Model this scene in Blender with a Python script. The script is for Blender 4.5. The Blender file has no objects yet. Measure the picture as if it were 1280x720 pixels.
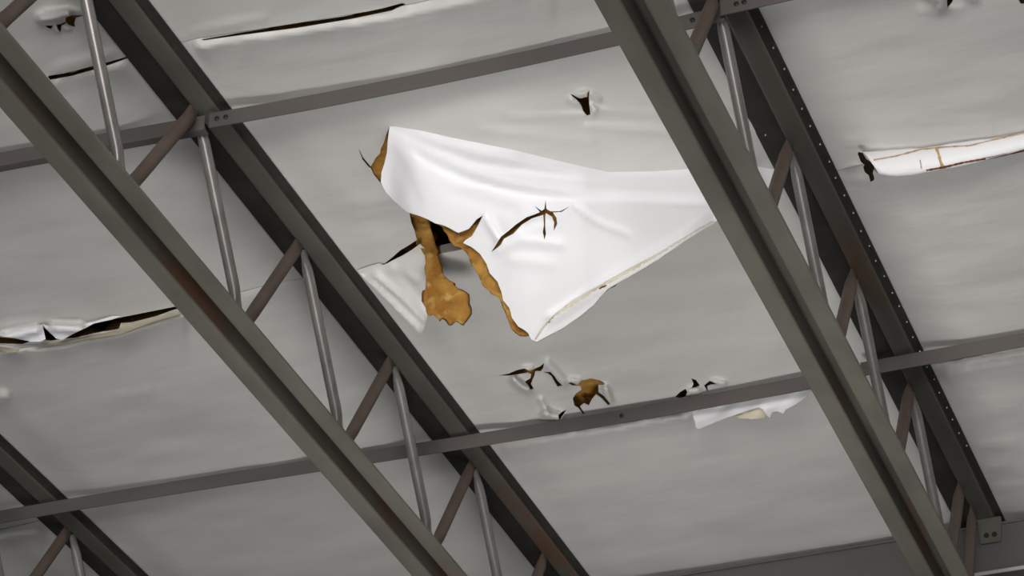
import bpy, bmesh, math, random
import numpy as np
from mathutils import Matrix, Vector
from mathutils.geometry import delaunay_2d_cdt
random.seed(4); rng = np.random.default_rng(4)
C = bpy.context.scene.collection

# ------------------------------------------------------------------ camera
F = 3650.7
R = np.array([[0.93840517, -0.17785784, -0.29624708],
              [0.34545206, 0.50190266, 0.79294174],
              [0.00765629, -0.84643978, 0.53242941]])      # world = R @ (right, down, forward)
CAM = np.array([0., 0., 1.6])
HR = 5.03                       # roof plane above the camera
D = .61                         # joist depth
X1 = -.6606 * HR; S = .3176 * HR
WT, WB = .176, .170

def ray(u, v):
    u = np.asarray(u, float); v = np.asarray(v, float)
    q = np.stack([(u - 640) / F, (v - 360) / F, np.ones_like(u + v)], -1)
    return q @ R.T
def pt(u, v, h=0., back=0.):
    """point seen at (u,v) lying h below the roof plane (camera-relative plus CAM); back pushes away from camera"""
    d = ray(u, v); h = np.asarray(h, float)
    t = (HR - h) / d[..., 2]
    p = d * t[..., None]
    if np.any(back):
        p = p + d / np.linalg.norm(d, axis=-1)[..., None] * np.asarray(back, float)[..., None] if np.ndim(back) else p + d / np.linalg.norm(d, axis=-1)[..., None] * back
    return p + CAM
def proj(P):
    q = (np.asarray(P) - CAM) @ R
    return 640 + F * q[..., 0] / q[..., 2], 360 + F * q[..., 1] / q[..., 2]
def vpm(u, v):                                             # pixels per metre of drop
    p = pt(u, v); a = proj(p)[1]; p2 = p - np.array([0, 0, .1]); return (proj(p2)[1] - a) * 10

cd = bpy.data.cameras.new('camera'); cam = bpy.data.objects.new('camera', cd); C.objects.link(cam)
cd.sensor_width = 36; cd.lens = 36 * F / 1280; cd.clip_end = 200
xr, dn, fw = R[:, 0], R[:, 1], R[:, 2]
M = Matrix(((xr[0], -dn[0], -fw[0], CAM[0]), (xr[1], -dn[1], -fw[1], CAM[1]), (xr[2], -dn[2], -fw[2], CAM[2]), (0, 0, 0, 1)))
cam.matrix_world = M
bpy.context.scene.camera = cam

# ------------------------------------------------------------------ materials
def srgb(r, g, b):
    f = lambda c: (c / 255 / 12.92) if c / 255 <= .04045 else ((c / 255 + .055) / 1.055) ** 2.4
    return (f(r), f(g), f(b), 1)
def mat(name, base, rough=.6, metal=0., second=None, scale=8., thr=(.45, .65), detail=6., bump=0., bscale=60., stretch=None, third=None, tscale=3., tthr=(.6, .7), spec=.5):
    m = bpy.data.materials.new(name); m.use_nodes = True; nt = m.node_tree; N = nt.nodes; L = nt.links
    b = N['Principled BSDF']; b.inputs['Roughness'].default_value = rough; b.inputs['Metallic'].default_value = metal
    b.inputs['Specular IOR Level'].default_value = spec
    tc = N.new('ShaderNodeTexCoord'); mp = N.new('ShaderNodeMapping'); L.new(tc.outputs['Object'], mp.inputs['Vector'])
    if stretch: mp.inputs['Scale'].default_value = stretch
    b.inputs['Base Color'].default_value = base
    cur = None
    def layer(cur, col, sc, th):
        n = N.new('ShaderNodeTexNoise'); n.inputs['Scale'].default_value = sc; n.inputs['Detail'].default_value = detail
        L.new(mp.outputs['Vector'], n.inputs['Vector'])
        r = N.new('ShaderNodeMapRange'); r.inputs['From Min'].default_value = th[0]; r.inputs['From Max'].default_value = th[1]
        L.new(n.outputs['Fac'], r.inputs['Value'])
        x = N.new('ShaderNodeMix'); x.data_type = 'RGBA'; L.new(r.outputs['Result'], x.inputs['Factor'])
        if cur is None: x.inputs['A'].default_value = base
        else: L.new(cur, x.inputs['A'])
        x.inputs['B'].default_value = col
        return x.outputs['Result']
    if second: cur = layer(cur, second, scale, thr)
    if third: cur = layer(cur, third, tscale, tthr)
    if cur: L.new(cur, b.inputs['Base Color'])
    if bump:
        n = N.new('ShaderNodeTexNoise'); n.inputs['Scale'].default_value = bscale; n.inputs['Detail'].default_value = 8
        L.new(mp.outputs['Vector'], n.inputs['Vector'])
        bp = N.new('ShaderNodeBump'); bp.inputs['Strength'].default_value = 1; bp.inputs['Distance'].default_value = bump
        L.new(n.outputs['Fac'], bp.inputs['Height']); L.new(bp.outputs['Normal'], b.inputs['Normal'])
    return m
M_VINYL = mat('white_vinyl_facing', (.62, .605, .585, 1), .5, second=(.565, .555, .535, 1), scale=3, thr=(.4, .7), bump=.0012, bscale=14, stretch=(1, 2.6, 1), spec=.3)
M_FLAP = mat('lit_white_vinyl', (.79, .785, .805, 1), .5, second=(.76, .755, .775, 1), scale=3, thr=(.4, .7), bump=.0012, bscale=9, spec=.3)  # lighter copy of the facing vinyl; caught light put into the colour
M_HEM = mat('cream_hem_tape', (.60, .55, .43, 1), .6, second=(.50, .43, .30, 1), scale=14, thr=(.5, .75), bump=.001, bscale=30, spec=.3)
M_WOOL = mat('yellow_fibreglass', (.42, .23, .055, 1), .95, second=(.25, .115, .025, 1), scale=12, thr=(.35, .65), third=(.48, .33, .11, 1), tscale=26, tthr=(.55, .75), detail=10, bump=.0025, bscale=110, spec=.05)
M_BROWN = mat('brown_glue_residue', (.24, .085, .03, 1), .85, second=(.13, .04, .015, 1), scale=60, thr=(.4, .6), spec=.1)
M_OLIVE = mat('olive_grey_chord_paint', (.155, .15, .122, 1), .42, second=(.115, .108, .088, 1), scale=9, thr=(.4, .7), third=(.17, .115, .085, 1), tscale=5, tthr=(.62, .74), bump=.0006, bscale=40, stretch=(1, .35, 1))
M_TOP = mat('dark_chord_paint_groove_shade', (.10, .096, .080, 1), .55, second=(.07, .064, .054, 1), scale=7, thr=(.4, .7), third=(.11, .062, .038, 1), tscale=3.5, tthr=(.54, .66), bump=.0006, bscale=40, stretch=(1, .35, 1))
M_FLANGE = mat('near_black_flange', (.030, .028, .024, 1), .6, second=(.045, .040, .034, 1), scale=9, thr=(.45, .7), spec=.3)
M_BRIDGE = mat('mauve_grey_bridging_paint', (.105, .092, .086, 1), .5, second=(.08, .072, .068, 1), scale=6, thr=(.4, .7), bump=.0004, bscale=50, stretch=(.3, 1, 1))
M_GAL = mat('grey_strut_paint', (.26, .24, .23, 1), .30, metal=.35, second=(.19, .175, .168, 1), scale=20, thr=(.4, .7), stretch=(1, 1, .3))
M_PRIMER = mat('brown_strut_primer', (.125, .092, .074, 1), .62, second=(.10, .072, .058, 1), scale=16, thr=(.4, .7), stretch=(1, 1, .3))
M_GIRD = mat('girder_paint', (.10, .095, .092, 1), .5, second=(.075, .07, .066, 1), scale=4, thr=(.4, .7), stretch=(.3, 1, 1))
M_CORE = mat('near_black_core', (.014, .009, .005, 1), .95, second=(.007, .005, .003, 1), scale=40, spec=.05)
M_GLUE = mat('tan_glue', (.52, .38, .27, 1), .8, second=(.40, .24, .13, 1), scale=50)
M_TAPE = mat('yellowed_tape', (.50, .36, .13, 1), .7, second=(.36, .22, .07, 1), scale=60)
M_EDGE = mat('flange_edge_highlight', (.42, .41, .40, 1), .35, second=(.33, .32, .31, 1), scale=8, thr=(.4, .7))
M_DECK = mat('roof_deck_steel', (.035, .03, .028, 1), .6)
M_BOLT = mat('dark_bolt', (.02, .018, .016, 1), .5, metal=.3)
M_SCREW = mat('zinc_screw', (.55, .55, .53, 1), .3, metal=.6)
M_ICE = mat('rink_ice', (.80, .83, .86, 1), .25, second=(.74, .78, .82, 1), scale=.6)

# ------------------------------------------------------------------ object helpers
def mesh(name, verts, faces, m, parent=None, smooth=True, auto=None):
    me = bpy.data.meshes.new(name); me.from_pydata([tuple(map(float, v)) for v in verts], [], [tuple(map(int, f)) for f in faces]); me.update()
    me.materials.append(m)
    for p in me.polygons: p.use_smooth = smooth
    if auto is not None and smooth:
        me.set_sharp_from_angle(angle=math.radians(auto))
    o = bpy.data.objects.new(name, me); C.objects.link(o)
    if parent:
        o.parent = parent
        if parent.type == 'EMPTY': o.matrix_parent_inverse = Matrix.Translation(-Vector(parent.location))
    return o
def thing(name, label, cat, loc, group=None):
    o = bpy.data.objects.new(name, None); o.empty_display_size = .1; C.objects.link(o); o.location = tuple(map(float, loc))
    o['label'] = label; o['category'] = cat
    if group: o['group'] = group
    return o

# ---- swept profile along X or Y. profile = closed list of (a,b): lateral, vertical
def sweep(profile, path):
    """path: list of (origin, lateral axis); profile lateral/up"""
    V, Fc = [], []; n = len(profile)
    for o, lat in path:
        for a, b in profile: V.append(np.array(o) + np.array(lat) * a + np.array([0, 0, 1.]) * b)
    for i in range(len(path) - 1):
        for k in range(n):
            Fc.append((i * n + k, i * n + (k + 1) % n, (i + 1) * n + (k + 1) % n, (i + 1) * n + k))
    Fc.append(tuple(range(n))[::-1]); Fc.append(tuple((len(path) - 1) * n + k for k in range(n)))
    return V, Fc
def offset_profile(line, t):
    """thin closed section from an open centre line"""
    L = [np.array(p, float) for p in line]; out1, out2 = [], []
    for i, p in enumerate(L):
        a = L[i] - L[i - 1] if i > 0 else L[1] - L[0]; b = L[i + 1] - L[i] if i < len(L) - 1 else a
        a = a / np.linalg.norm(a); b = b / np.linalg.norm(b); tn = a + b; tn /= np.linalg.norm(tn)
        nrm = np.array([-tn[1], tn[0]]); k = 1 / max(.5, abs(tn @ a))
        out1.append(p + nrm * t / 2 * k); out2.append(p - nrm * t / 2 * k)
    return [tuple(p) for p in out1 + out2[::-1]]
def rounded(line, r=.006, n=3):
    L = [np.array(p, float) for p in line]; out = [L[0]]
    for i in range(1, len(L) - 1):
        a = L[i - 1] - L[i]; b = L[i + 1] - L[i]; la, lb = np.linalg.norm(a), np.linalg.norm(b)
        rr = min(r, la * .45, lb * .45); p0 = L[i] + a / la * rr; p1 = L[i] + b / lb * rr
        for k in range(n + 1):
            t = k / n; out.append((1 - t) ** 2 * p0 + 2 * t * (1 - t) * L[i] + t * t * p1)
    out.append(L[-1]); return out
def tube(p0, p1, r, crimp=(.16, .16), nseg=14):
    """round strut with its two ends squeezed flat"""
    p0 = np.array(p0); p1 = np.array(p1); ax = p1 - p0; Ln = np.linalg.norm(ax); ax /= Ln
    side = np.array([1., 0, 0]); side -= ax * (side @ ax); side /= np.linalg.norm(side); oth = np.cross(ax, side)
    ts = [0, .02, .05, .08, .11, .14, .18, .3, .5, .7, .82, .86, .89, .92, .95, .98, 1]
    V, Fc = [], []
    for t in ts:
        e = min(t, 1 - t); k = min(1, e / .14); k = k * k * (3 - 2 * k)
        a = r * (.38 + .62 * k); b = r * (1.28 - .28 * k)
        for j in range(nseg):
            th = 2 * math.pi * j / nseg
            V.append(p0 + ax * Ln * t + side * a * math.cos(th) + oth * b * math.sin(th))
    n = nseg
    for i in range(len(ts) - 1):
        for k in range(n): Fc.append((i * n + k, i * n + (k + 1) % n, (i + 1) * n + (k + 1) % n, (i + 1) * n + k))
    Fc.append(tuple(range(n))[::-1]); Fc.append(tuple((len(ts) - 1) * n + k for k in range(n)))
    return V, Fc
def hexhead(c, nrm, r, hgt, n=6):
    c = np.array(c, float); nrm = np.array(nrm, float) / np.linalg.norm(nrm)
    a = np.cross(nrm, [0, 0, 1.]) if abs(nrm[2]) < .9 else np.array([1., 0, 0]); a /= np.linalg.norm(a); b = np.cross(nrm, a)
    V = [c + (a * math.cos(2 * math.pi * k / n) + b * math.sin(2 * math.pi * k / n)) * rr + nrm * z for z, rr in ((0, r), (hgt * .7, r), (hgt, r * .7)) for k in range(n)]
    Fc = [(i * n + k, i * n + (k + 1) % n, (i + 1) * n + (k + 1) % n, (i + 1) * n + k) for i in range(2) for k in range(n)]
    Fc += [tuple(range(n))[::-1], tuple(2 * n + k for k in range(n))]
    return V, Fc

# ------------------------------------------------------------------ joists
DT = .022; DB = .085                                                  # depth of the hat sections
ZR = CAM[2] + HR
def hat(w, up):
    if up:
        c = w * .15
        line = [(-w / 2, .008), (-w / 2, 0), (-c - .002, 0), (-c, DB), (c, DB), (c + .002, 0), (w / 2, 0), (w / 2, .008)]
        out = rounded(line[:3], .004, 3)[:-1] + rounded([line[1], line[2], line[3]], .013, 5)[1:-1] + rounded(line[3:6], .004, 3)[1:-1] if False else rounded(line, .009, 4)
        return offset_profile(out, .003)
    line = [(-w / 2, 0), (-.010, 0), (-.002, -DT), (.060, -DT), (.066, 0), (w / 2, 0)]
    return offset_profile(rounded(line, .006, 3), .003)
YG = float(pt(1117, 674, .045)[1])                         # near face of the girder
def yat(u, v, h): return float(pt(u, v, h)[1])
def make_joist(j, y0, P, kmin, kmax, label, screws=False, ymin=3.6):
    X = X1 + (j - 1) * S
    t = thing('roof_joist', label, 'roof joist', (X, YG, ZR - D), 'open web roof joists with tubular struts')
    yend = YG + .16
    V, Fc = sweep(hat(WT, False), [((X, y, ZR - .002), (1, 0, 0)) for y in np.linspace(ymin, yend, 24)])
    tc = mesh('top_chord', V, Fc, M_TOP, t, True, 30)
    tc.data.materials.append(M_FLANGE)
    for p in tc.data.polygons:
        if p.center.x - X > .0625 or p.center.x - X < -.007: p.material_index = 1  # flanges and upper right web near-black, crown less dark
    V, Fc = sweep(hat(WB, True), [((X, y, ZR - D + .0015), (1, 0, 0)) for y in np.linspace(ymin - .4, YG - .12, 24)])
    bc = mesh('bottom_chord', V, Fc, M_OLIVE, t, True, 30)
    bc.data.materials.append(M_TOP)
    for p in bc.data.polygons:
        if abs(p.center.x - X) < .0265 and p.center.z < ZR - D + DB + .0005 and p.center.z > ZR - D + .012: p.material_index = 1  # shade inside the groove put in as a darker colour
    zt = ZR - DT - .004; zb = ZR - D + DB + .012
    for k in range(kmin, kmax):
        yt = y0 + k * P
        for s, m, r in ((-1, M_PRIMER, .0205), (1, M_GAL, .0180)):
            yb = yt + s * P / 2
            if yb > YG - .16: continue
            V, Fc = tube((X - .004, yt + s * .016, zt), (X, yb - s * .024, zb), r)
            o = mesh('web_strut', V, Fc, m, t, True, 40)
            o['label'] = 'brown primed strut' if s < 0 else 'bare grey strut'
    if j == 2:                                             # steeper member by the girder
        V, Fc = tube((X, YG - .10, zt), (X, YG - .34, zb), .0185)
        mesh('web_strut', V, Fc, M_PRIMER, t, True, 40)['label'] = 'short end strut at the girder'
    # bearing seat at the girder
    V, Fc = sweep(rounded([(-.004, -DT - .002), (.088, -DT - .002), (.080, -.125), (.004, -.125)], .008, 2), [((X, YG - .010, ZR), (1, 0, 0)), ((X, YG - .002, ZR), (1, 0, 0))])
    mesh('bearing_seat', V, Fc, M_TOP, t, True, 30)
    for sx in (.028, .058):
        V, Fc = hexhead((X + sx, YG - .010, ZR - .095), (0, -1, 0), .010, .007)
        mesh('bolt', V, Fc, M_BOLT, t, False)
    if screws:
        V, Fc = hexhead((0, 0, 0), (0, 0, -1), .0027, .005)
        first = None
        y = 5.55
        while y < 9.0:
            for sx in (1,) if random.random() < .8 else (1, -1):
                if first is None:
                    o = mesh('screw', V, Fc, M_SCREW, t, False); first = o
                else:
                    o = first.copy(); C.objects.link(o)
                o.parent = t; o.matrix_parent_inverse = Matrix.Translation(-Vector(t.location))
                o.location = (X + (.0775 if sx > 0 else -.06) + random.uniform(-.003, .003), y, ZR - .0035)
            y += .098 + random.uniform(-.012, .012)
    return t
Pn = .152 * HR
yA = [yat(255, 150, .04), yat(382, 312, .04), yat(496, 455, .04)]
y01 = np.mean([yA[k] - k * Pn for k in range(3)])
yB = [yat(902, 5, .04), yat(995, 188, .04), yat(1075, 351, .04), yat(1142, 490, .04), yat(1206, 615, .04)]
P2 = np.polyfit(range(5), yB, 1); print('nodes', yA, yB, P2, Pn)
y00 = yat(97, 668, .04)
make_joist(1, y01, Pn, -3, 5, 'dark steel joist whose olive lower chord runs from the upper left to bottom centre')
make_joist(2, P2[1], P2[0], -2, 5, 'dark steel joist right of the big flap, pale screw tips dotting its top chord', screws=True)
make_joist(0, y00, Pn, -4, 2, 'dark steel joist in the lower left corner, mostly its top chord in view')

# ------------------------------------------------------------------ bridging angles
def bridging(pts, kind, label, bolts=(), h=.07):
    P = [pt(u, v, h) for u, v in pts]
    # smooth resample
    U = np.array([p[0] for p in P]); Yv = np.array([p[1] for p in P]); pf = np.polyfit(U, Yv, min(3, len(P) - 1))
    xs = np.linspace(U[0], U[-1], 22); ys = np.polyval(pf, xs)
    z = ZR - h
    if kind == 'down':   # horizontal leg on top
        sec = offset_profile(rounded([(0.040, .0265), (0, .0265), (0, -.0265)], .005, 3), .004)
    else:
        sec = offset_profile(rounded([(0, .024), (0, -.022), (.030, -.022)], .005, 3), .004)
    t = thing('bridging_angle', label, 'bracing angle', (xs[0], ys[0], z), 'steel bridging angles across the joists')
    V, Fc = sweep(sec, [((x, y, z), (0, 1, 0)) for x, y in zip(xs, ys)])
    mesh('angle_bar', V, Fc, M_BRIDGE, t, True, 30)
    for u, v in bolts:
        p = pt(u, v, h); yy = float(np.polyval(pf, p[0])) - .002
        V, Fc = hexhead((p[0], yy, p[2]), (0, -1, 0), .0075, .005, 8)
        mesh('bolt', V, Fc, M_BOLT, t, False)
    return t
bridging([(-120, 222), (0, 199), (100, 181), (180, 166), (256, 153)], 'up', 'mauve-grey bracing angle at the upper left, between picture edge and joist', [(228, 157)])
bridging([(262, 151), (330, 138), (430, 120), (560, 94), (660, 73), (774, 46), (905, 17)], 'down', 'long bowed bracing angle above the torn flap, spanning between the two full joists', [(271, 148), (282, 146), (866, 26), (878, 23)])
bridging([(900, 10), (985, -8), (1080, -30), (1400, -100), (1600, -144)], 'down', 'short end of a bracing angle at the top edge, on the right joist', [(921, 6), (931, 4)], .066)
bridging([(-140, 672), (0, 648), (205, 611), (458, 571), (600, 550), (720, 531), (1001, 479), (1050, 470)], 'down', 'longest bracing angle, from the left edge to the right joist, below the tear cluster', [(775, 517)])
bridging([(1076, 462), (1180, 443), (1280, 425), (1420, 399), (1760, 335)], 'down', 'short lower bracing angle right of the right joist, its cut end showing', [], .070)

# ------------------------------------------------------------------ girder
yaw = (pt(1280, 648, .045)[1] - pt(850, 718, .045)[1]) / (pt(1280, 648, .045)[0] - pt(850, 718, .045)[0])
g = thing('steel_girder', 'dark steel girder with a pale lower flange edge along the bottom right', 'girder', (0, YG, ZR - .27))
zt = ZR - .045; GD = .20
def bar(name, ya, yb, za, zb, m, x0=-6., x1=4.):
    sec = rounded([(ya, za), (yb, za), (yb, zb), (ya, zb), (ya, (za + zb) / 2)], .002, 2)[:-1]
    V, Fc = sweep([(a, b) for a, b in sec], [((x, YG + (x - pt(1117, 674, .045)[0]) * yaw, 0), (0, 1, 0)) for x in np.linspace(x0, x1, 8)])
    return mesh(name, V, Fc, m, g, True, 30)
bar('top_flange', 0, .14, zt - .008, zt, M_GIRD)
bar('web_plate', .006, .016, zt - GD, zt - .008, M_GIRD)
bar('bottom_flange', -.01, .16, zt - GD - .010, zt - GD, M_GIRD)
bar('flange_edge', -.018, -.010, zt - GD - .012, zt - GD + .002, M_EDGE)['label'] = 'lower flange edge with its highlight painted pale'  # highlight along the flange edge put in as a pale colour

# ------------------------------------------------------------------ insulation facing height field (in picture coordinates, metres of drop)
def seam(pts):
    a = np.array(pts, float)
    return lambda u: np.interp(u, a[:, 0], a[:, 1]) + np.where(u < a[0, 0], (u - a[0, 0]) * (a[1, 1] - a[0, 1]) / (a[1, 0] - a[0, 0]), 0) + np.where(u > a[-1, 0], (u - a[-1, 0]) * (a[-1, 1] - a[-2, 1]) / (a[-1, 0] - a[-2, 0]), 0)
S1 = seam([(0, 108), (60, 97), (160, 72), (240, 49), (360, 31), (500, 8), (640, -22), (1000, -95)])
S2 = seam([(0, 428), (75, 424), (150, 404), (222, 386), (350, 352), (460, 338), (545, 318), (760, 276), (972, 232), (1080, 205), (1280, 175)])
S3 = seam([(0, 662), (50, 651), (100, 631), (205, 611), (458, 571), (600, 550), (700, 542), (800, 525), (1010, 487), (1170, 455), (1280, 433)])

def sm(x): x = np.clip(x, 0, 1); return x * x * (3 - 2 * x)
def dist_poly(u, v, pts, closed=False):
    d = np.full(np.shape(u), 1e9); P = list(pts) + ([pts[0]] if closed else [])
    for (x0, y0), (x1, y1) in zip(P[:-1], P[1:]):
        dx, dy = x1 - x0, y1 - y0; L2 = dx * dx + dy * dy + 1e-9
        t = np.clip(((u - x0) * dx + (v - y0) * dy) / L2, 0, 1)
        d = np.minimum(d, np.hypot(u - x0 - t * dx, v - y0 - t * dy))
    return d
def pip(u, v, poly):
    r = np.zeros(np.shape(u), bool); n = len(poly)
    for i in range(n):
        x0, y0 = poly[i]; x1, y1 = poly[(i + 1) % n]
        if y0 == y1: continue
        c = ((y0 > v) != (y1 > v)) & (u < (x1 - x0) * (v - y0) / (y1 - y0) + x0)
        r ^= c
    return r
# value noise
_g = rng.random((64, 64))
def vnoise(x, y):
    xi = np.floor(x).astype(int); yi = np.floor(y).astype(int); fx = sm(x - xi); fy = sm(y - yi)
    a = _g[xi % 64, yi % 64]; b = _g[(xi + 1) % 64, yi % 64]; c = _g[xi % 64, (yi + 1) % 64]; d = _g[(xi + 1) % 64, (yi + 1) % 64]
    return (a * (1 - fx) + b * fx) * (1 - fy) + (c * (1 - fx) + d * fx) * fy - .5

STEPS = []      # (polyline, rise px, decay px, amplitude m): sheet drops quickly below the line, recovers slowly
def step(pts, w, L, a, ends=14):
    m = np.mean(np.array(pts), 0); k = int(np.argmin([abs(m[1] - float(f(m[0]))) for f in (S1, S2, S3)])); near = abs(m[1] - float((S1, S2, S3)[k](m[0]))) < 22
    STEPS.append((np.array(pts, float), w, L, a, ends, k + 2 if near else 0))
RIDGES = []     # (polyline, width px, amplitude m)
def ridge(pts, w, a): RIDGES.append((pts, w, a))
# seam lips
step([(30, 104), (60, 97), (160, 73), (200, 63)], 7, 26, .018)
step([(236, 52), (300, 41), (360, 34), (430, 23), (500, 12), (560, -2), (700, -30)], 9, 26, .024)
step([(-60, 442), (0, 434), (75, 427), (150, 412), (222, 390), (240, 386)], 8, 22, .030)
step([(270, 374), (350, 353)], 5, 18, .009)
step([(-60, 674), (0, 663), (60, 654)], 8, 20, .022)
step([(620, 556), (700, 541), (790, 527), (870, 513)], 5, 20, .020)
step([(1150, 462), (1175, 456), (1280, 436), (1400, 412)], 5, 18, .020)
step([(1160, 466), (1280, 447), (1400, 424)], 4, 22, .010)
step([(-40, 497), (0, 490), (14, 489)], 5, 12, .016, 8)
step([(1040, 206), (1076, 199)], 4, 20, .012)
ridge([(1048, 214), (1076, 206)], 3, .006); ridge([(1050, 222), (1086, 224)], 3, .005)
# soft ridges across the sheet above the flap
for (a, b, w, m_) in (((745, 137), (830, 141), 4, .004), ((735, 157), (870, 168), 4, .006), ((640, 146), (740, 143), 5, .004), ((600, 162), (740, 178), 6, .004),
                      ((860, 110), (905, 104), 4, .004), ((880, 138), (930, 132), 4, .004), ((885, 168), (950, 170), 5, .006), ((900, 196), (962, 196), 4, .006), ((1180, 455), (1280, 443), 3, .003),
                      ((1150, 155), (1240, 148), 4, .003), ((1060, 178), (1240, 160), 5, .003), ((1190, 590), (1260, 580), 4, .004), ((1180, 560), (1270, 552), 4, .003), ((1200, 615), (1280, 606), 4, .004),
                      ((655, 666), (690, 662), 3, .004), ((620, 664), (640, 660), 3, .006), ((135, 497), (185, 488), 3, .003), ((245, 40), (330, 22), 5, .004), ((70, 85), (150, 64), 6, .005),
                      ((60, 15), (104, 14), 4, .008), ((1150, 11), (1200, 10), 3, .006), ((190, 50), (230, 44), 4, .004)):
    ridge([a, b], w, m_ * 1.6)
# crack of light triangle left of the big tear
step([(449, 186), (455, 198), (463, 208)], 4, 10, .006, 6)
# around the tears
ridge([(643, 475), (652, 483), (660, 487)], 5, 0.033)
ridge([(655, 461), (664, 460)], 3, 0.015)
ridge([(684, 456), (694, 466), (704, 477)], 7, 0.021)
ridge([(681, 518), (698, 521)], 5, 0.039)
ridge([(676, 500), (684, 514)], 4, 0.015)
ridge([(757, 486), (762, 500)], 5, 0.027)
ridge([(714, 475), (724, 476)], 3, 0.015)
ridge([(724, 118), (733, 116)], 4, 0.018); ridge([(714, 125), (724, 130)], 4, 0.015); ridge([(740, 118), (748, 124)], 4, 0.012); ridge([(739, 132), (744, 138)], 4, 0.012)
ridge([(52, 24), (70, 22), (84, 18)], 6, 0.045); ridge([(68, 34), (72, 38)], 3, 0.018); ridge([(79, 33), (86, 35)], 3, 0.018)
ridge([(1163, -6), (1178, -2), (1176, 6)], 6, 0.060); ridge([(1211, -6), (1219, -2)], 4, 0.030)
ridge([(862, 489), (872, 488)], 4, 0.022); ridge([(893, 477), (905, 479)], 3, 0.018)
ridge([(5, 421), (45, 412)], 6, 0.030); ridge([(66, 409), (100, 411)], 6, 0.036)

def base_h(u, v):
    p = pt(u, v); X = p[..., 0]; Y = p[..., 1]
    fr = ((X - X1) / S) % 1.0; dx = np.minimum(fr, 1 - fr) * S
    s = sm((dx - WT / 2 - .002) / .16)
    sag = .026 * s * (.55 + .45 * np.sin(np.pi * fr))
    # quilt between the seams
    n = .016 * vnoise(X * 1.9 + 7, Y * 2.6) + .006 * vnoise(X * 6 + 3, Y * 9) + .0022 * vnoise(X * 9, Y * 34)
    return -.004 + sag + n * s
def S_(u, v):
    fr = ((pt(u, v)[..., 0] - X1) / S) % 1.0; dx = np.minimum(fr, 1 - fr) * S
    return sm((dx - WT / 2 - .002) / .05)
def height(u, v, own=0):
    h = base_h(u, v)
    for P, w, L, a, e, ow in STEPS:
        if ow and own and ow != own: continue
        vs = np.interp(u, P[:, 0], P[:, 1]); d = v - vs
        env = sm((u - P[0, 0]) / e) * sm((P[-1, 0] - u) / e)
        f = np.where(d < 0, 0, np.where(d < w, np.sin(np.clip(d / w, 0, 1) * np.pi / 2), np.exp(-np.clip(d - w, 0, None) / L)))
        h = h + S_(u, v) * a * f * env * (1 + .5 * vnoise(u / 22, v / 60 + 3))
    for pts, w, a in RIDGES:
        h = h + S_(u, v) * a * np.exp(-(dist_poly(u, v, pts) / w) ** 2)
    return h

# ---- tears: polygons cut out of the facing
T_ROUND = [(712.5, 117), (718, 119.5), (723, 122.5), (727, 123), (731, 121.5), (734, 121), (734, 117), (737, 112), (736.5, 118), (736, 123), (736.5, 130), (737.5, 138), (738, 143), (734, 145), (729, 139), (727, 133), (724, 128), (720, 124), (715, 120)]
T_A = [(622, 469.5), (636, 467), (645, 463), (655, 460.5), (662, 463.5), (668, 461), (675, 458), (680, 454), (679, 460), (676, 464), (669, 464), (668, 470), (666, 474), (664, 480), (667, 486), (663, 487), (660, 481), (656, 477), (663, 473), (664, 468), (660, 466), (650, 467.5), (636, 469.5)]
T_B = [(679, 465), (688, 465), (693, 470), (697, 476), (703, 482), (697, 483.5), (693, 477), (689, 470), (685, 467)]
T_C = [(710, 479), (714, 478), (722, 481), (726, 476), (739, 473), (750, 475.5), (756, 479), (754, 481.5), (748, 481), (748, 490), (755, 495), (763, 505), (760, 506.5), (752, 498), (745, 493), (740, 499), (736, 507), (730, 504), (725, 508), (731, 517), (729, 518), (723, 510), (718, 507), (716, 498), (720, 492), (727, 487), (725, 482.5), (716, 482)]
T_D = [(708, 512), (704, 519), (699, 525), (698, 519), (702, 515)]
T_E = [(844, 496), (850, 490), (857, 486), (859, 490), (857, 496), (850, 498)]
T_F = [(864, 473), (870, 475), (875, 482), (870, 484), (864, 485), (867, 480)]
T_G = [(880, 482), (887, 476), (896, 480), (888, 481), (884, 483), (885.5, 491), (883.5, 488)]
T_L1 = [(56, 32), (66, 32), (64, 36.5), (60, 35)]
T_L2 = [(71, 31), (76, 30), (82, 27), (83, 29), (77, 32), (75.5, 41), (72, 36)]
T_L3 = [(82, 22), (90, 19), (106, 19.5), (95, 22), (93, 29), (94, 34), (86, 31), (82, 27)]
T_R1 = [(1183, -8), (1195, -8), (1190, 3), (1184.5, 10)]
T_R2 = [(1270, -6), (1290, -8), (1290, 4), (1276, 5)]
T_CR = [(448, 185), (454, 197), (464, 209), (462, 210), (453, 199.5)]
G_S1a = [(60, 95), (90, 90), (120, 82), (160, 70.5), (161, 72.5), (125, 85), (90, 95), (62, 100)]
G_S1b = [(252, 49.5), (300, 41), (360, 31), (430, 20.5), (480, 10), (502, 4), (508, 5), (490, 13), (440, 23.5), (370, 35), (300, 44), (254, 50.5)]
G_S2 = [(78, 424), (100, 413), (112, 406), (118, 404.5), (128, 402), (136, 400), (150, 397), (185, 390), (218, 383.5), (224, 385), (195, 395.5), (165, 403), (151, 404), (149, 411), (120, 416), (95, 422)]
G_S2a = [(-40, 418), (0, 421.5), (18, 423), (38, 427), (28, 430), (0, 429.5), (-40, 432)]
G_S2b = [(51, 406.5), (60, 414), (68, 421), (74, 424.5), (64, 426), (55, 425.5)]
TEARS = [T_ROUND, T_A, T_B, T_C, T_D, T_E, T_F, T_G, T_L1, T_L2, T_L3, T_R1, T_R2, T_CR, G_S1a, G_S1b, G_S2, G_S2a, G_S2b]
VOIDS = [G_S1a, G_S1b, G_S2, G_S2a, G_S2b]

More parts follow.
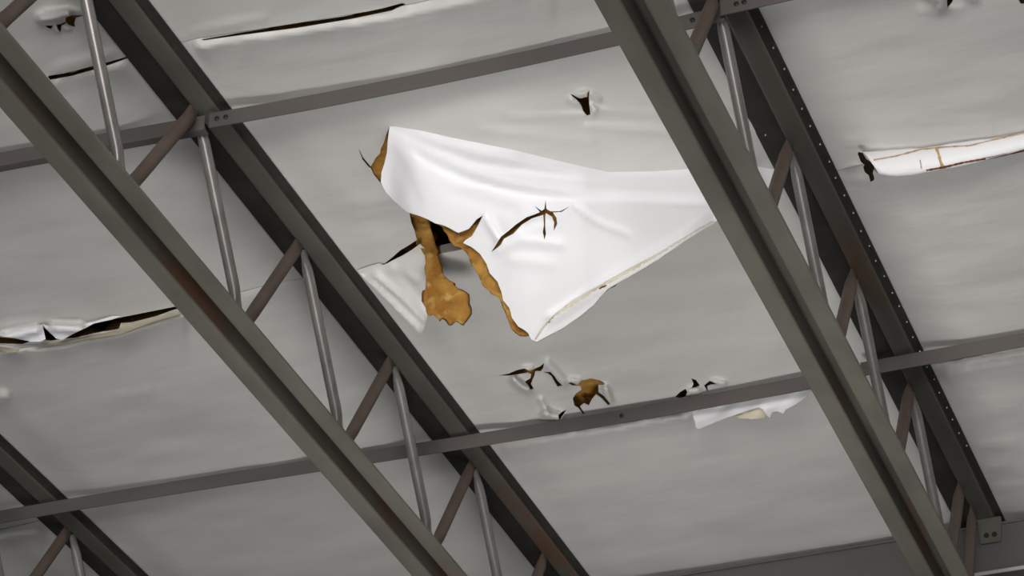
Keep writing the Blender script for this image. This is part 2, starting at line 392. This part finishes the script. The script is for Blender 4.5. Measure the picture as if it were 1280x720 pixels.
# ---- big flap
HINGE = [(487, 158), (497, 158.5), (530, 164), (560, 171), (640, 187), (710, 204), (760, 215), (820, 214), (880, 210), (930, 205), (968, 212), (974, 232)]
FLAP_EDGE = [(974, 232), (930, 256), (893, 278), (870, 292), (845, 309), (820, 326), (800, 338), (775, 352), (760, 361), (752, 369), (742, 381), (725, 395), (703, 410), (686, 419), (671, 427), (664, 424), (660, 416), (655, 412), (648, 408), (640, 397), (637, 385), (629, 375), (627, 365), (622, 352), (612, 341), (608, 329), (600, 317), (590, 309), (579, 303.5), (582, 300), (590, 295), (597, 283), (604, 269), (596, 274), (586, 286), (573, 291), (560, 284), (553, 281), (544, 279), (535, 274), (525, 270), (512, 266), (505, 262), (492, 250), (482, 239), (476, 228), (477, 215), (481, 203), (484, 190), (485, 175)]
T_FLAP = [(614, 315), (620, 306), (626, 296), (635, 289), (645, 280.5), (658, 271.5), (668, 268), (675, 265), (668, 257), (677, 263.5), (680.5, 261), (682, 249), (683, 261), (688, 264), (700, 264), (713, 257.5), (702, 265), (691, 265.5), (695.5, 272), (696.5, 280), (692, 289), (692.5, 278), (690, 271), (682.5, 266.5), (681.5, 270), (681.5, 284), (682.5, 292), (680.5, 300), (678.5, 290), (680, 280), (679, 268.5), (665, 273), (652, 281), (642, 292), (630, 298.5), (626, 306), (620, 311)]
# slope table: how steeply the flap falls, by curves from the corner
def cv(pts):
    a = np.array(pts, float); return lambda u: np.interp(u, a[:, 0], a[:, 1])
c_h = cv([(470, 158), (487, 158), (530, 164), (560, 171), (640, 187), (710, 204), (760, 215), (820, 214), (880, 210), (930, 205), (974, 212)])
c_g1 = cv([(487, 159), (502, 162), (549, 177), (596, 190), (640, 196), (710, 211), (760, 224)])
c_g1e = cv([(487, 160), (505, 165), (527, 175), (565, 189), (596, 200), (640, 208), (710, 216), (760, 225)])
c_g2 = cv([(487, 166), (509, 176), (537, 192), (581, 211), (640, 228), (700, 237), (757, 241), (880, 248)])
c_g2e = cv([(487, 168), (509, 182), (537, 200), (581, 220), (640, 238), (700, 245), (757, 247), (880, 252)])
US = np.arange(440, 1001, 2.); VS = np.arange(80, 460, 1.)
UU, VV = np.meshgrid(US, VS, indexing='ij')
kk = 1 / vpm(UU, VV)
def band(a, b, soft=3.): return sm((VV - a) / soft) * (1 - sm((VV - b) / soft))
fade = 1 - .55 * sm((UU - 860) / 110)
m_ = .86 * sm((VV - c_h(UU)) / 4) * fade
w1 = np.interp(UU, [487, 505, 700, 765], [0, 1, 1, 0]); w2 = np.interp(UU, [490, 512, 650, 760, 880], [0, 1, 1, .45, .2])
m_ *= 1 - 1.25 * w1 * band(c_g1(UU), c_g1e(UU) + 3, 3) - 1.75 * w2 * band(c_g2(UU), c_g2e(UU) + 2, 4)
# grey facing above the hinge already leans
m_ += .30 * sm((VV - (c_h(UU) - 130)) / 110) * (1 - sm((VV - c_h(UU)) / 4)) * sm((UU - 500) / 150) * (1 - sm((UU - 890) / 80))
m_ += .08 * vnoise(UU / 60, VV / 30 + UU / 90) * sm((VV - c_h(UU)) / 30)
TAB = np.cumsum(m_ * kk, axis=1)
for _ in range(24): TAB[1:-1] = (TAB[:-2] + 2 * TAB[1:-1] + TAB[2:]) / 4
def tab(u, v):
    x = np.clip((u - 440) / 2, 0, len(US) - 1.001); y = np.clip(v - 80, 0, len(VS) - 1.001)
    i = x.astype(int); j = y.astype(int); fx = x - i; fy = y - j
    return (TAB[i, j] * (1 - fx) + TAB[i + 1, j] * fx) * (1 - fy) + (TAB[i, j + 1] * (1 - fx) + TAB[i + 1, j + 1] * fx) * fy
S2H = S2
def height2(u, v):
    h = height(u, v, 2); a = tab(u, np.minimum(v, c_h(u)))
    win = sm((u - 470) / 6) * (1 - sm((u - 972) / 14))
    return h + a * win
def flap_h(u, v):
    return height(u, np.minimum(v, c_h(u)), 2) + tab(u, v) + sum(a * np.exp(-(dist_poly(u, v, p) / w) ** 2) for p, w, a in FR) - .006 * sm((u - 560) / 60) * sm((940 - u) / 40) * np.exp(-((v - np.interp(u, [560, 640, 757, 880, 960], [228, 234, 243, 250, 245]) - 2) / 4.5) ** 2)
FR = [([(624, 312), (650, 300), (700, 305)], 7, -.006), ([(607, 272), (624, 300)], 5, -.012), ([(720, 259), (732, 268), (745, 277), (785, 293)], 3, -.005),
      ([(655, 283), (676, 275)], 5, .006), ([(686, 274), (692, 277)], 3, .005), ([(690, 398), (745, 362), (800, 332), (893, 274)], 6, -.012),
      ([(640, 324), (690, 330)], 8, -.004), ([(560, 240), (640, 262)], 9, .004), ([(940, 215), (972, 220)], 3, .008), ([(945, 224), (974, 228)], 3, .008), ([(500, 200), (520, 250)], 8, .006)]

# hole in blanket facing behind/around the flap
HOLE2 = [(487, 158), (483, 168), (480, 178), (476, 186), (475, 192), (469, 198), (466, 204), (463, 209), (467, 218), (475, 228), (482, 238), (492, 250), (505, 261), (512, 267), (514, 278), (518, 288), (521, 300), (512, 306), (500, 313), (490, 322), (479, 331), (477, 334), (476, 336), (460, 338)] + [(u, float(S2(u)) + 6) for u in (470, 545, 650, 760, 870, 974)] + [(974, 232)] + HINGE[::-1][1:-1]
FLAP2 = [(479, 331.5), (492, 325), (503, 319.5), (514, 313), (525, 305), (530, 310), (536, 313), (538, 325), (537, 345), (537, 360), (535, 380), (534, 398), (531, 408), (527, 417), (521, 415), (505, 398), (488, 380), (470, 362), (455, 348), (446, 338), (460, 333), (474, 329)]
def flap2_h(u, v):
    b = base_h(u, np.minimum(v, 320)); k = 1 / vpm(u, v)
    d = np.clip(v - (325 - .35 * (u - 455)), 0, None)
    h = b + .002 + k * .26 * d * sm(d / 30)
    for p, w, a in (([(470, 345), (500, 370), (530, 400)], 4, .012), ([(500, 340), (530, 380)], 6, -.010), ([(462, 352), (524, 412)], 3, .010), ([(490, 335), (520, 350)], 5, .006)):
        h = h + a * np.exp(-(dist_poly(u, v, p) / w) ** 2)
    return h

# ---- generic picture-domain mesher
def densify(poly, s=6.):
    out = []; n = len(poly)
    for i in range(n):
        a = poly[i]; b = poly[(i + 1) % n]; k = max(1, int(math.hypot(b[0] - a[0], b[1] - a[1]) / s))
        for j in range(k): out.append((a[0] + (b[0] - a[0]) * j / k, a[1] + (b[1] - a[1]) * j / k))
    return out
def domain_mesh(outer, holes, stepx, fine=(), ragged=0.):
    outer_d = densify(outer, stepx)
    xs = [p[0] for p in outer]; ys = [p[1] for p in outer]
    V = []; E = []
    def add_loop(lp):
        b = len(V); V.extend(lp); E.extend([(b + i, b + (i + 1) % len(lp)) for i in range(len(lp))])
    add_loop(outer_d)
    hd = []
    for h in holes:
        if max(p[0] for p in h) < min(xs) or min(p[0] for p in h) > max(xs) or max(p[1] for p in h) < min(ys) or min(p[1] for p in h) > max(ys): continue
        q = densify(h, min(stepx, 4.))
        if ragged: q = [(a + random.uniform(-ragged, ragged), b + random.uniform(-ragged, ragged)) for a, b in q]
        hd.append(q); add_loop(q)
    def grid(x0, x1, y0, y1, s):
        gx, gy = np.meshgrid(np.arange(x0, x1, s), np.arange(y0, y1, s), indexing='ij')
        gx = gx + rng.uniform(-.2, .2, gx.shape) * s + (np.arange(gx.shape[1]) % 2)[None] * s * .5; gy = gy + rng.uniform(-.1, .1, gy.shape) * s
        return gx.ravel(), gy.ravel()
    gx, gy = grid(min(xs), max(xs), min(ys), max(ys), stepx)
    keep = pip(gx, gy, outer)
    for (x0, x1, y0, y1, s) in fine: keep &= ~((gx > x0) & (gx < x1) & (gy > y0) & (gy < y1))
    G = [(gx[keep], gy[keep])]
    for (x0, x1, y0, y1, s) in fine:
        a, b = grid(x0, x1, y0, y1, s); k = pip(a, b, outer); G.append((a[k], b[k]))
    gx = np.concatenate([a for a, b in G]); gy = np.concatenate([b for a, b in G])
    mind = dist_poly(gx, gy, outer_d, True)
    k = mind > 1.2
    for q in hd: k &= (dist_poly(gx, gy, q, True) > 1.0) & ~pip(gx, gy, q)
    gx, gy = gx[k], gy[k]
    V.extend(zip(gx.tolist(), gy.tolist()))
    vo, eo, fo, *_ = delaunay_2d_cdt([Vector(p) for p in V], E, [], 0, 1e-4)
    vo = np.array([(p.x, p.y) for p in vo]); fo = np.array([f for f in fo if len(f) == 3])
    c = vo[fo].mean(1); ok = pip(c[:, 0], c[:, 1], outer_d)
    for q in hd: ok &= ~pip(c[:, 0], c[:, 1], q)
    fo = fo[ok]
    used = np.unique(fo); mp = -np.ones(len(vo), int); mp[used] = np.arange(len(used))
    return vo[used], mp[fo]
def spline(poly, k=4):
    P = np.array(poly, float); n = len(P); out = []
    for i in range(n):
        a, b, c, d = P[i - 1], P[i], P[(i + 1) % n], P[(i + 2) % n]
        for j in range(k):
            t = j / k; out.append(tuple(.5 * (2 * b + (c - a) * t + (2 * a - 5 * b + 4 * c - d) * t * t + (3 * b - a - 3 * c + d) * t ** 3)))
    return out
def cloth(name, outer, holes, stepx, hfun, m, parent, fine=(), thick=.0012, back=0., ragged=0., backn=None):
    uv, tri = domain_mesh(outer, holes, stepx, fine, ragged)
    u, v = uv[:, 0], uv[:, 1]
    P = pt(u, v, hfun(u, v)); d = ray(u, v); d = d / np.linalg.norm(d, axis=1)[:, None]
    b = back + (backn(u, v) if backn else 0)
    P = P + d * (np.asarray(b)[:, None] if np.ndim(b) else b)
    # face the camera
    a = P[tri]; nn = np.cross(a[:, 1] - a[:, 0], a[:, 2] - a[:, 0]); s = np.einsum('ij,ij->i', nn, a[:, 0] - CAM)
    tri = np.where((s > 0)[:, None], tri[:, ::-1], tri)
    o = mesh(name, P, tri, m, parent)
    if thick:
        md = o.modifiers.new('thickness', 'SOLIDIFY'); md.thickness = thick; md.offset = -1; md.use_even_offset = False; md.use_rim = thick > .003
    return o

U0, U1 = -300, 1800
def band_poly(top, bot, gap=.3):
    us = np.linspace(U0, U1, 120)
    extra = [0]
    return [(float(u), float(top(u)) + gap) for u in us] + [(float(u), float(bot(u)) - gap) for u in us[::-1]]
fineA = [(40, 110, 5, 45, 3)]
fineB = [(700, 760, 100, 155, 2.5)]
fineC = [(612, 775, 448, 530, 2.5), (838, 915, 466, 502, 2.5)]
fineS2 = [(-10, 235, 380, 445, 3)]
S0 = lambda u: S1(u) - 330
SG = lambda u: np.interp(u, [-300, 850, 1280, 1800], [912, 722, 650, 558])
def make_blanket(label, top, bot, hf, fine, extra_holes=(), tag=None):
    p = pt(300, float((top(300) + bot(300)) / 2))
    t = thing('insulation_blanket', label, 'roof insulation', p, 'roof insulation blankets')
    poly = band_poly(top, bot)
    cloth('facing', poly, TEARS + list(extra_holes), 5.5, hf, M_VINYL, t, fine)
    # glass wool body above the facing
    cloth('fiberglass', band_poly(top, bot, 9.0), VOIDS + ([WVOID] if extra_holes else []), 14, lambda u, v: -.030 + .020 * vnoise(u / 9, v / 7) + .012 * vnoise(u / 22, v / 17), M_WOOL, t, thick=.055)
    # turned-up near edge
    us = np.linspace(U0, U1, 400); vs = top(us) + .3; 
    off = np.zeros(len(us))
    for q in VOIDS:
        for o_ in np.arange(-8, 20, .5): off = np.where(pip(us, vs + o_, q), np.maximum(off, o_ + .6), off)
    vs = vs + off
    hh = hf(us, vs); A = pt(us, vs, hh)
    V = []
    tall = sm((us - 535) / 8) * (1 - sm((us - 610) / 10)) if top is S2 else 0 * us     # stands up where the hole lays it bare
    for dz, dy, tz in ((0, 0, 0), (.008, .018, .008), (.018, .055, .030)):
        V += list(A + np.stack([0 * us, dy * (1 - .6 * tall), dz + tz * tall], -1))
    n = len(us); Fc = [(r * n + i, r * n + i + 1, (r + 1) * n + i + 1, (r + 1) * n + i) for r in range(2) for i in range(n - 1)]
    mesh('folded_edge', V, Fc, M_VINYL, t)
    return t
WVOID = [(522, 268), (545, 272), (562, 282), (600, 300), (640, 290), (640, 330), (560, 330), (541, 324), (536, 300)]
b1 = make_blanket('grey-white insulation blanket along the top edge, with a small ragged tear at upper left', S0, S1, lambda u, v: height(u, v, 1), fineA)
b2 = make_blanket('grey-white insulation blanket with the huge torn white flap hanging at the centre', S1, S2, height2, fineB + fineS2 + [(440, 530, 180, 340, 4), (590, 980, 90, 240, 5)], [HOLE2])
b3 = make_blanket('grey-white insulation blanket below the big flap, with a ragged tear cluster beside the lower bracing', S2, S3, lambda u, v: height(u, v, 3), fineC + fineS2)
b4 = make_blanket('grey-white insulation blanket at the bottom between lower bracing and girder', S3, SG, lambda u, v: height(u, v, 4), [(600, 880, 525, 570, 5), (1150, 1290, 430, 480, 4)])

# big flap with hem, backing and stains
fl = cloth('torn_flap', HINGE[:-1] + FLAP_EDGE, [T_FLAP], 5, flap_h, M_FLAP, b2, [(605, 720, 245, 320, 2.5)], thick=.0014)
fl['label'] = 'bright white hanging flap'
HEM = [(669, 424), (672, 428), (687, 420), (704, 411), (726, 396), (743, 382), (753, 370), (761, 362), (776, 353), (801, 339), (821, 327), (846, 310), (871, 293), (894, 279), (890, 277), (845, 304), (820, 319), (795, 332), (775, 343), (757, 353), (745, 360), (715, 377), (693, 394), (678, 410)]
def hem_h(u, v):
    inner = np.interp(u, [669, 678, 693, 715, 745, 775, 820, 890], [424, 410, 394, 377, 360, 343, 319, 277])
    return flap_h(u, inner) + (v - inner) / vpm(u, v) * .55
cloth('hem', HEM, [], 4, hem_h, M_HEM, fl, thick=.002, back=-.006)['label'] = 'cream folded hem of the flap'
for q, st in (([(749, 361), (753, 358), (760, 356), (768, 356), (774, 352), (769, 358), (762, 361), (756, 366), (753, 364)], 0), ([(686, 403), (690, 400), (694, 403), (701, 400), (695, 406), (688, 409), (678, 418), (685, 409)], 0)):
    cloth('glue_residue', q, [], 3, hem_h, M_BROWN, fl, thick=.002, back=-.010)['label'] = 'rusty brown glue stain on the hem'
BACK = [(546, 277), (552, 283), (558, 290), (562, 298), (568, 306), (575, 309), (582, 315), (589, 326), (594, 337), (600, 349), (604, 358), (612, 364), (622, 371), (628, 378), (633, 387), (636, 400), (640, 412), (648, 417), (659, 417), (668, 414), (690, 395), (745, 352), (800, 322), (880, 270), (880, 258), (760, 245), (640, 230), (560, 215), (530, 205), (510, 200), (495, 215), (490, 235), (500, 250), (520, 264), (535, 271)]
fz2 = cloth('fiberglass_backing', BACK, [], 4, lambda u, v: flap_h(u, v) + .012 * vnoise(u / 6, v / 6), M_WOOL, fl, thick=.012, back=.055, backn=lambda u, v: .012 * vnoise(u / 14, v / 14 + 4))
fz2['label'] = 'yellow glass wool clinging behind the flap'
# the left smaller flap and its wool
cloth('torn_flap', FLAP2, [], 4, flap2_h, M_VINYL, b2, thick=.0014, back=.003)['label'] = 'small crumpled flap left of the hole'
TUFT = [(508, 262), (522, 270), (531, 274), (537, 282), (541, 293), (544, 306), (546, 313), (547, 320), (551, 333), (555, 343), (565, 353), (573, 361), (584, 368), (583, 377), (587, 386), (582, 398), (577, 404), (571, 400), (563, 401), (555, 396), (548, 399), (541, 393), (534, 394), (531, 375), (532, 350), (532, 325), (529, 314), (521, 305), (514, 292), (509, 278)]
def tuft_h(u, v):
    d = np.clip(v - 288, 0, None); return base_h(u, np.minimum(v, 288)) - .02 + .8 * d / vpm(u, v) + .010 * vnoise(u / 11, v / 11)
fz1 = cloth('wool_tuft', [(a + random.uniform(-.5, .5), b + random.uniform(-.5, .5)) for a, b in spline(TUFT, 3)], [], 4, tuft_h, M_WOOL, b2, thick=.022, back=.05, ragged=0, backn=lambda u, v: .014 * vnoise(u / 14, v / 15))
fz1['label'] = 'long tuft of yellow glass wool hanging in the hole'
BWOOL = [(461, 206), (470, 196), (478, 180), (484, 160), (492, 160), (492, 200), (488, 225), (496, 240), (512, 258), (540, 272), (530, 280), (512, 270), (495, 256), (480, 240), (466, 222)]
cloth('wool_tuft', BWOOL, [], 4, lambda u, v: base_h(u, v) - .012 + .010 * vnoise(u / 6, v / 6), M_WOOL, b2, thick=.02)['label'] = 'brown glass wool showing at the left corner of the tear'

# cream lips along the left seam tear
LIP = [(-40, 432), (0, 433), (20, 436), (75, 427), (120, 418), (149, 413), (152, 405), (170, 403), (223, 388), (228, 392), (190, 403), (150, 418), (110, 424), (70, 431), (25, 434), (22, 440), (8, 441), (0, 437), (-40, 440)]
cloth('hanging_edge', LIP, [], 4, lambda u, v: height(u, v) + .012 + .8 * (v - np.interp(u, [-40, 0, 75, 150, 228], [431, 431, 425, 405, 386])) / vpm(u, v), M_HEM, b3, thick=.002)['label'] = 'cream torn edge under the slit'
UP = [(-40, 424), (0, 414), (30, 409), (53, 405.5), (57, 424), (50, 427), (38, 427), (18, 422), (0, 420), (-40, 421)]
def up_h(u, v): return height(u, v) + .006 + .7 * np.clip(v - np.interp(u, [-40, 0, 53, 100, 150], [420, 414, 405, 401, 394]), 0, None) / vpm(u, v)
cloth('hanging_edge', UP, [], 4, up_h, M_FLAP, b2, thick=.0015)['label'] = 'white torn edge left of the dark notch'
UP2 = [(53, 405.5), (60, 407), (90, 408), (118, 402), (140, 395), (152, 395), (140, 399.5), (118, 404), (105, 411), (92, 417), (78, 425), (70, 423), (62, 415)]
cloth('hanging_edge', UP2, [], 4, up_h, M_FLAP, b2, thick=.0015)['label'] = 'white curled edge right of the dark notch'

# white strip hanging below the lower bracing
STRIP = [(866, 512), (900, 506), (960, 497), (1014, 487), (1006, 497), (995, 505), (982, 512), (979, 517), (972, 514), (965, 515), (962, 522), (958, 519), (954, 512), (948, 509), (938, 512), (905, 523), (874, 536), (870, 535), (869, 528), (866, 520)]
def strip_h(u, v):
    return .036 + .9 * np.clip(v - S3(u) + 5, 0, None) / vpm(u, v) + .010 * vnoise(u / 14 + v / 20, v / 16)
cloth('hanging_edge', STRIP, [], 3, strip_h, M_FLAP, b3, thick=.0015)['label'] = 'white strip hanging below the lower bracing'
STR2 = [(918, 520), (935, 512), (950, 507), (957, 514), (956, 522), (940, 524), (925, 523)]
cloth('hanging_edge', STR2, [], 3, strip_h, M_HEM, b3, thick=.0015, back=.03)['label'] = 'tan scrap behind the white strip'

# curled roll of facing on the right seam
def make_roll():
    us = np.linspace(1078, 1740, 90); V = []; nk = 16
    for u in us:
        top = np.interp(u, [1078, 1150, 1280, 1740], [191, 187, 168, 92]); bot = np.interp(u, [1078, 1096, 1150, 1210, 1280, 1740], [222, 223, 217, 205, 186, 104])
        if u < 1098: top += 0
        A = pt(u, top, .018); r = (bot - top) / float(vpm(u, top)) * .5
        wob = 1 + .10 * vnoise(np.array(u / 12.), np.array(2.))
        skew = np.interp(u, [1078, 1100], [0, 0])
        for k in range(nk):
            th = math.radians(95 - k * 300 / (nk - 1))     # from top-front round the bottom to the back
            rr = r * wob * (1 - .10 * k / nk)
            V.append(A + np.array([.045 * (-math.sin(th) + 1) * .5 * sm(1 - (u - 1078) / 50), .62 * rr * -math.cos(th) + .0, rr * math.sin(th) - r * .98]))
    n = nk; Fc = [(i * n + k, i * n + k + 1, (i + 1) * n + k + 1, (i + 1) * n + k) for i in range(len(us) - 1) for k in range(n - 1)]
    o = mesh('rolled_edge', V, Fc, M_FLAP, b2); md = o.modifiers.new('thickness', 'SOLIDIFY'); md.thickness = .0025; md.offset = 0
    o['label'] = 'white edge rolled into a tube, right of the right joist'
    return V, nk
RV, rn = make_roll()
CORE = [(1073, 190), (1078, 191), (1083, 199), (1090, 203), (1093, 209), (1091, 216), (1093, 223), (1089, 225), (1087, 217), (1082, 213), (1080, 207), (1082, 204), (1077, 200)]  # near-black patch set over the open end of the roll
cloth('roll_end_core', CORE, [], 2.5, lambda u, v: .02 + .8 * (v - 190) / vpm(u, v), M_CORE, b2, thick=.02, back=-.045)['label'] = 'dark patch at the open end of the rolled edge'
from mathutils.bvhtree import BVHTree
ro = [o for o in bpy.data.objects if o.name.startswith('rolled_edge')][0]
bv = BVHTree.FromPolygons([tuple(v.co) for v in ro.data.vertices], [tuple(p.vertices) for p in ro.data.polygons])
def glue(pts, w, m, label):
    V = []
    a = np.array(pts, float); n = max(6, int(np.abs(np.diff(a, axis=0)).sum() / 3)); tt = np.linspace(0, 1, n); q = np.linspace(0, 1, len(a))
    us = np.interp(tt, q, a[:, 0]); vv = np.interp(tt, q, a[:, 1])
    du = np.gradient(us); dv = np.gradient(vv); ln = np.hypot(du, dv); nx, ny = -dv / ln, du / ln
    for u, v, x, y, k in zip(us, vv, nx, ny, range(n)):
        ww = w * (.6 + .8 * random.random()) * .5
        for sgn in (-1, 1):
            d = ray(u + sgn * x * ww, v + sgn * y * ww); d = d / np.linalg.norm(d)
            hit = bv.ray_cast(Vector(CAM), Vector(d)); dist = hit[3] if hit[0] else 1e9
            dist = min(dist, float(np.linalg.norm(pt(u + sgn * x * ww, v + sgn * y * ww, .02) - CAM)))
            V.append(CAM + d * (dist - .004))
    Fc = [(2 * i, 2 * i + 1, 2 * i + 3, 2 * i + 2) for i in range(n - 1)]
    o = mesh('glue_streak', V, Fc, m, ro); md = o.modifiers.new('thickness', 'SOLIDIFY'); md.thickness = .0015; md.offset = 0
    o['label'] = label
glue([(1092, 200), (1120, 195), (1150, 187), (1178, 184), (1212, 182), (1240, 175), (1290, 164)], 1.3, M_GLUE, 'thin brown glue line along the top')
glue([(1170, 184), (1173, 192), (1175, 200), (1178, 208)], 3.2, M_TAPE, 'yellowed tape strip across the roll')
glue([(1150, 200), (1152, 211)], 1.4, M_GLUE, 'faint short glue mark')
glue([(1158, 213), (1180, 209), (1205, 203), (1240, 197), (1290, 186)], 1.8, M_BROWN, 'brown torn lower border')

# ------------------------------------------------------------------ roof deck and floor
xs = np.arange(-9, 6.01, .1); V = []; Fc = []
for i, x in enumerate(xs):
    z = ZR + .13 + (.03 if i % 2 else 0)
    V += [(x, -3, z), (x, 14, z)]
for i in range(len(xs) - 1): Fc.append((2 * i, 2 * i + 1, 2 * i + 3, 2 * i + 2))
o = mesh('ceiling', V, Fc, M_DECK, None, False); o['kind'] = 'structure'
md = o.modifiers.new('thickness', 'SOLIDIFY'); md.thickness = .02; md.offset = 1
o = mesh('floor', [(-30, -30, 0), (30, -30, 0), (30, 40, 0), (-30, 40, 0)], [(0, 1, 2, 3)], M_ICE, None, False); o['kind'] = 'structure'
md = o.modifiers.new('thickness', 'SOLIDIFY'); md.thickness = .2; md.offset = -1

# ------------------------------------------------------------------ light
w = bpy.data.worlds.new('hall_air'); bpy.context.scene.world = w; w.use_nodes = True
w.node_tree.nodes['Background'].inputs[0].default_value = (1, .97, .93, 1); w.node_tree.nodes['Background'].inputs[1].default_value = .07
def area(name, loc, target, size, power, col=(1, .98, .95)):
    l = bpy.data.lights.new(name, 'AREA'); l.shape = 'RECTANGLE'; l.size, l.size_y = size; l.energy = power; l.color = col
    o = bpy.data.objects.new(name, l); C.objects.link(o); o.location = loc
    o.rotation_euler = (Vector(target) - Vector(loc)).to_track_quat('-Z', 'Y').to_euler()
area('hall_light', (0.5, -6.5, 2.2), (-1.8, 7.5, ZR - .4), (7, 2.6), 1340)
tg = pt(790, 400)
area('added_fill_light', (tg[0] + .3, tg[1] - 2.2, .3), tuple(tg), (2.0, 2.0), 15)  # unseen fill lamp added to brighten the sheet behind the flap
bpy.data.objects['added_fill_light'].data.spread = math.radians(46)

vs = bpy.context.scene.view_settings
vs.view_transform = 'Standard'; vs.look = 'None'; vs.exposure = 0; vs.gamma = 1; vs.use_curve_mapping = False
